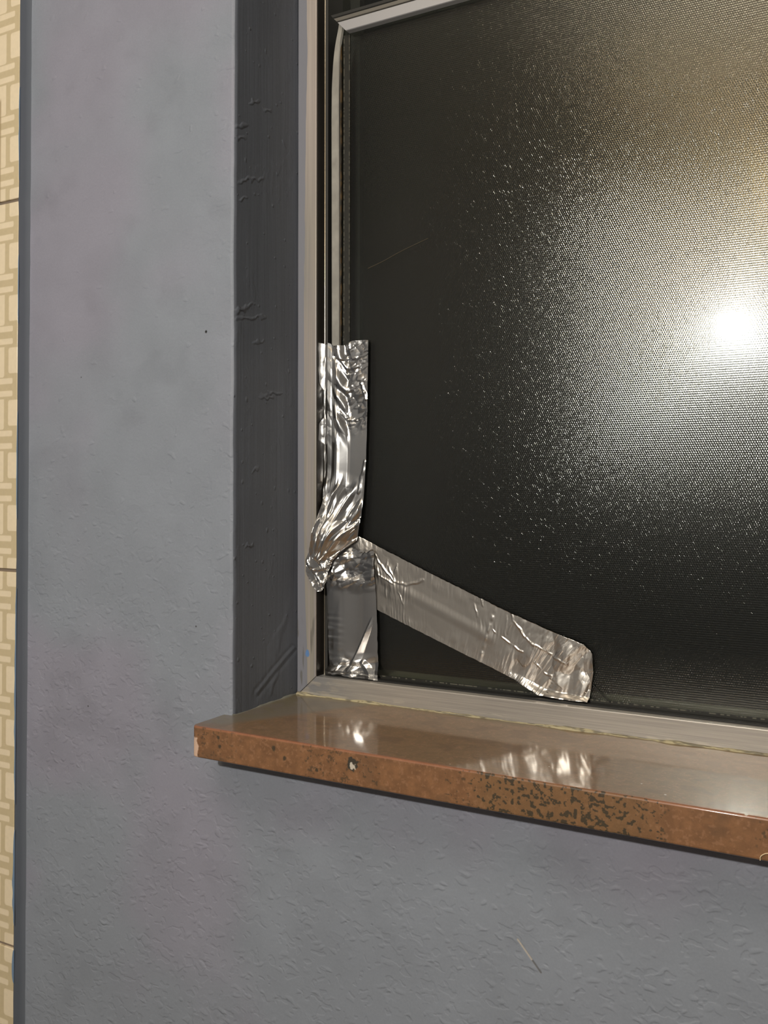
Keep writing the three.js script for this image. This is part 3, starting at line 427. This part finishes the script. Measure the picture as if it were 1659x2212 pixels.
{
  // the upper upright strip: pressed into the channel, wrinkled, twisted to a tail over the frame
  const rows = [[1.3805, -0.3860, -0.083, -0.3485, -0.0915], [1.3588, -0.3859, -0.083, -0.3489, -0.0915], [1.3235, -0.3859, -0.082, -0.3493, -0.0915], [1.2883, -0.3859, -0.082, -0.3505, -0.0915], [1.2567, -0.3859, -0.080, -0.3529, -0.0913], [1.2427, -0.3861, -0.0770, -0.3549, -0.0910], [1.2294, -0.3875, -0.0755, -0.3567, -0.0900], [1.2215, -0.3897, -0.0750, -0.3693, -0.0875], [1.2137, -0.3919, -0.0745, -0.3752, -0.086], [1.2057, -0.3910, -0.0745, -0.3770, -0.084], [1.1979, -0.3880, -0.0750, -0.3774, -0.080], [1.1914, -0.3831, -0.0765, -0.3804, -0.077]];
  const chan = [[0, -0.0812], [0.12, -0.0897], [0.15, -0.0895], [0.20, -0.0890], [0.29, -0.0893], [0.36, -0.0886], [0.41, -0.0884], [0.46, -0.0890], [0.60, -0.0917], [0.66, -0.0920], [1, -0.0922]];
  const px = -0.3890, py = 1.2075, tailAt = (y) => smooth(1.262, 1.232, y);
  const g = foilSheet(rows, 170, 640, (u, v, x, y, z) => {
    const tail = tailAt(y), wing = smooth(0.14, 0.11, u) * (1 - tail), torn = smooth(0.40, 0.62, fbm(y * 48, 3, 2, 250)), zc = lerp(table(chan, u), Math.min(-0.0893, table(chan, Math.max(u, 0.11))), wing * torn * 0.95) + 0.0010 * wing * (noise(y * 140, 3, 250) - 0.5);
    let b = lerp(zc, z, tail);
    const rim = smooth(1, 0.93, u);
    // fine crinkles on the glass side of the upper third, flowing folds on the slope beside them, the rest pressed smooth
    const topR = smooth(1.306, 1.322, y + 0.008 * (noise(x * 90, 2, 251) - 0.5)) * smooth(0.52, 0.62, u + 0.08 * (noise(y * 90, 4, 254) - 0.5));
    const slope = smooth(0.30, 0.42, u) * smooth(0.68, 0.56, u), upper = smooth(1.296, 1.316, y);
    let h = 0.00025 * fbm(x * 60, y * 30, 2, 252) + 0.00018 * crumple(x, y, 1 / 120, 255) * 120 * 0.4;
    h += topR * (0.35 + 0.65 * rim) * (crumple(x, y, 0.0060, 253, 0.6, 1.6) * 0.42 + crumple(x, y, 0.0021, 260, 0.5, 1.8) * 0.62);
    h += slope * upper * (0.0007 * Math.sin(x * 560 + y * 330 + 3 * noise(y * 60, x * 40, 280)) + crumple(x, y, 0.0050, 277, -1.0, 2.4) * 0.30);
    h += smooth(0.34, 0.26, u) * smooth(0.13, 0.17, u) * (1 - tail) * (crumple(x, y, 0.0065, 270, 2.0, 2.6) * 0.22 + upper * crumple(x, y, 0.004, 273, 2.2, 2) * 0.25);
    h += wing * (crumple(z * 1.5, y, 0.0070, 275, 1.1, 1.3) * 0.34 + crumple(z * 1.5, y, 0.0025, 276, 1.0, 1.4) * 0.12);
    for (const [ax, ay, bx, by, k] of [[-0.3735, 1.3660, -0.3615, 1.3655, -0.0009], [-0.3615, 1.3655, -0.3500, 1.3715, -0.0009], [-0.3760, 1.3700, -0.3660, 1.3570, -0.0010], [-0.3660, 1.3570, -0.3495, 1.3630, -0.0009], [-0.3540, 1.3480, -0.3505, 1.3370, 0.0010], [-0.3720, 1.3280, -0.3660, 1.3215, 0.0007], [-0.3660, 1.3215, -0.3590, 1.3205, 0.0007], [-0.3590, 1.3205, -0.3500, 1.3250, 0.0006], [-0.3510, 1.2890, -0.3570, 1.2660, 0.0007]]) {
      const q = segDist(x + 0.0012 * (noise(x * 220, y * 220, 289) - 0.5), y + 0.0012 * (noise(x * 220, y * 220, 290) - 0.5), ax, ay, bx, by); h += k * clamp(1 - q[0] / 0.0018) * (0.4 + 0.6 * noise(q[1] * 6, ax * 900, 291));
    }
    // folds that fan out of the twist
    const ang = Math.atan2(y - py, x - px), rr = Math.hypot(x - px, y - py), fan = smooth(0.078, 0.048, rr) * smooth(-0.30, 0.1, Math.sin(ang)) ;
    const sw = ang * 4.6 + 1.7 * fbm(rr * 26, ang * 2.6, 2, 282), fr = ((sw % 1) + 1) % 1, saw = fr < 0.7 ? fr / 0.7 : (1 - fr) / 0.3;
    const sw2 = ang * 8.5 + 2.4 * fbm(rr * 32, ang * 3.5, 2, 287), fr2 = Math.abs(((sw2 % 1) + 1) % 1 - 0.5) * 2;
    h += fan * (0.0042 * saw * smooth(0.004, 0.04, rr) + 0.0011 * fr2 * smooth(0.004, 0.03, rr) + crumple(x, y, 0.006, 283, 0.9, 2.2) * 0.5) * (0.3 + 0.7 * rim);
    const down = smooth(1.225, 1.205, y); h += down * (0.0018 * Math.abs(Math.sin((x + 0.39) * 420 + y * 260)) + crumple(x, y, 0.006, 284, 1.0, 1.8) * 1.3 + crumple(x, y, 0.003, 288, 1.0, 1.8) * 0.6);
    const e = 0.0006 * (noise(y * 110, u > 0.5 ? 2 : 6, 285) - 0.5) * 0.35 * smooth(0.98, 1, u);
    const ty = v < 0.012 ? 0.004 * (noise(x * 110, 3, 286) - 0.5) - 0.0035 * smooth(0.012, 0, Math.abs(x + 0.3725)) : 0;
    const floorZ = tail > 0.5 ? (x < -0.3865 ? ZF + 0.0005 : -0.0905) : u < 0.14 ? -1 : x > -0.3725 ? -0.0923 : -0.0902;
    return [x + e + wing * 0.7 * Math.max(0, h), y + ty * (1 - v / 0.012), Math.max(b + h * (1 - 0.6 * wing), floorZ)];
  }, undefined, (u, y) => lerp(u < 0.13 ? 0.006 * u / 0.13 : 0.006 + 0.994 * (u - 0.13) / 0.87, u, tailAt(y)));
  tape('long wrinkled upright foil tape strip, twisted to a tail over the frame stile', g, foilMat);
}

// ---------------------------------------------------------------- small things
{
  const c = new THREE.CatmullRomCurve3([[-0.1772, 1.1392, -0.0929], [-0.1735, 1.1355, -0.0924], [-0.1690, 1.1318, -0.0926], [-0.1656, 1.1294, -0.0922]].map(p => new THREE.Vector3(...p)));
  const m = mesh('thread', new THREE.TubeGeometry(c, 24, 0.00035, 6), blackRubber); m.userData = { label: 'short black thread on the pane beside the end of the diagonal tape', category: 'thread' };
  const h = new THREE.CatmullRomCurve3([[-0.0590, 1.0915, 0.0343], [-0.0587, 1.0935, 0.0346], [-0.0570, 1.0950, 0.0345], [-0.0548, 1.0957, 0.0343]].map(p => new THREE.Vector3(...p)));
  const hm = mesh('hair', new THREE.TubeGeometry(h, 24, 0.00025, 6), new THREE.MeshStandardMaterial({ color: 0xd8c3a0, roughness: 0.6 })); hm.userData = { label: 'pale curled hair stuck to the front of the granite sill', category: 'hair' };
}
{
  const lamp = group('pendant_lamp', { category: 'lamp', label: 'bare round bulb hanging on a black cord from the ceiling behind the viewer' }); lamp.position.set(BULB[0], BULB[1], BULB[2]);
  const bulbMat = new THREE.MeshStandardMaterial({ color: 0xffffff, emissive: new THREE.Color(1.0, 0.96, 0.875), emissiveIntensity: 6, roughness: 0.4 });
  const pts = [[0.0001, -0.03], [0.012, -0.0275], [0.022, -0.02], [0.0285, -0.008], [0.029, 0.004], [0.025, 0.018], [0.018, 0.030], [0.0135, 0.038]].map(p => new THREE.Vector2(...p));
  mesh('bulb', new THREE.LatheGeometry(pts, 32), bulbMat, lamp);
  const so = [[0.0136, 0.037], [0.0175, 0.039], [0.0185, 0.060], [0.016, 0.078], [0.006, 0.086], [0.0001, 0.087]].map(p => new THREE.Vector2(...p)); mesh('socket', new THREE.LatheGeometry(so, 24), blackRubber, lamp);
  const cord = new THREE.CylinderGeometry(0.003, 0.003, ROOM.h - BULB[1] - 0.086, 10); cord.translate(0, 0.086 + (ROOM.h - BULB[1] - 0.086) / 2, 0); mesh('cord', cord, blackRubber, lamp);
  const w = group('added_wall_lamp', { category: 'lamp', label: 'added round opal globe lamp on a wall bracket, unseen behind the viewer, for warm light' }); w.position.set(...GLOBE);
  mesh('globe', new THREE.SphereGeometry(0.075, 40, 28), new THREE.MeshStandardMaterial({ color: 0xffffff, emissive: new THREE.Color(1.0, 0.74, 0.42), emissiveIntensity: 2.5, roughness: 0.4 }), w);
  const br = new THREE.LatheGeometry([[0.0001, 0.112], [0.055, 0.112], [0.058, 0.104], [0.05, 0.096], [0.036, 0.088], [0.034, 0.066], [0.0001, 0.066]].map(q => new THREE.Vector2(...q)), 32); br.rotateX(Math.PI / 2);
  mesh('bracket', br, new THREE.MeshStandardMaterial({ color: 0xd9d6cf, roughness: 0.5 }), w);
  const p = group('ceiling_light', { category: 'lamp', label: 'square white ceiling light panel in a thin frame' });
  p.position.set(PANEL.x, PANEL.y, PANEL.z);
  mesh('diffuser', new RoundedBoxGeometry(PANEL.w, 0.02, PANEL.d, 2, 0.004), new THREE.MeshStandardMaterial({ color: 0xffffff, emissive: new THREE.Color(1.0, 0.87, 0.70), emissiveIntensity: 1.2 }), p);
  const fr = []; for (const [x, z, w, d] of [[0, PANEL.d / 2 + 0.008, PANEL.w + 0.032, 0.016], [0, -PANEL.d / 2 - 0.008, PANEL.w + 0.032, 0.016], [PANEL.w / 2 + 0.008, 0, 0.016, PANEL.d], [-PANEL.w / 2 - 0.008, 0, 0.016, PANEL.d]]) { const g = new RoundedBoxGeometry(w, 0.05, d, 2, 0.003); g.translate(x, 0.025, z); fr.push(g); }
  mesh('frame', mergeGeometries(fr), aluMat, p);
}
renderer.render(scene, camera);
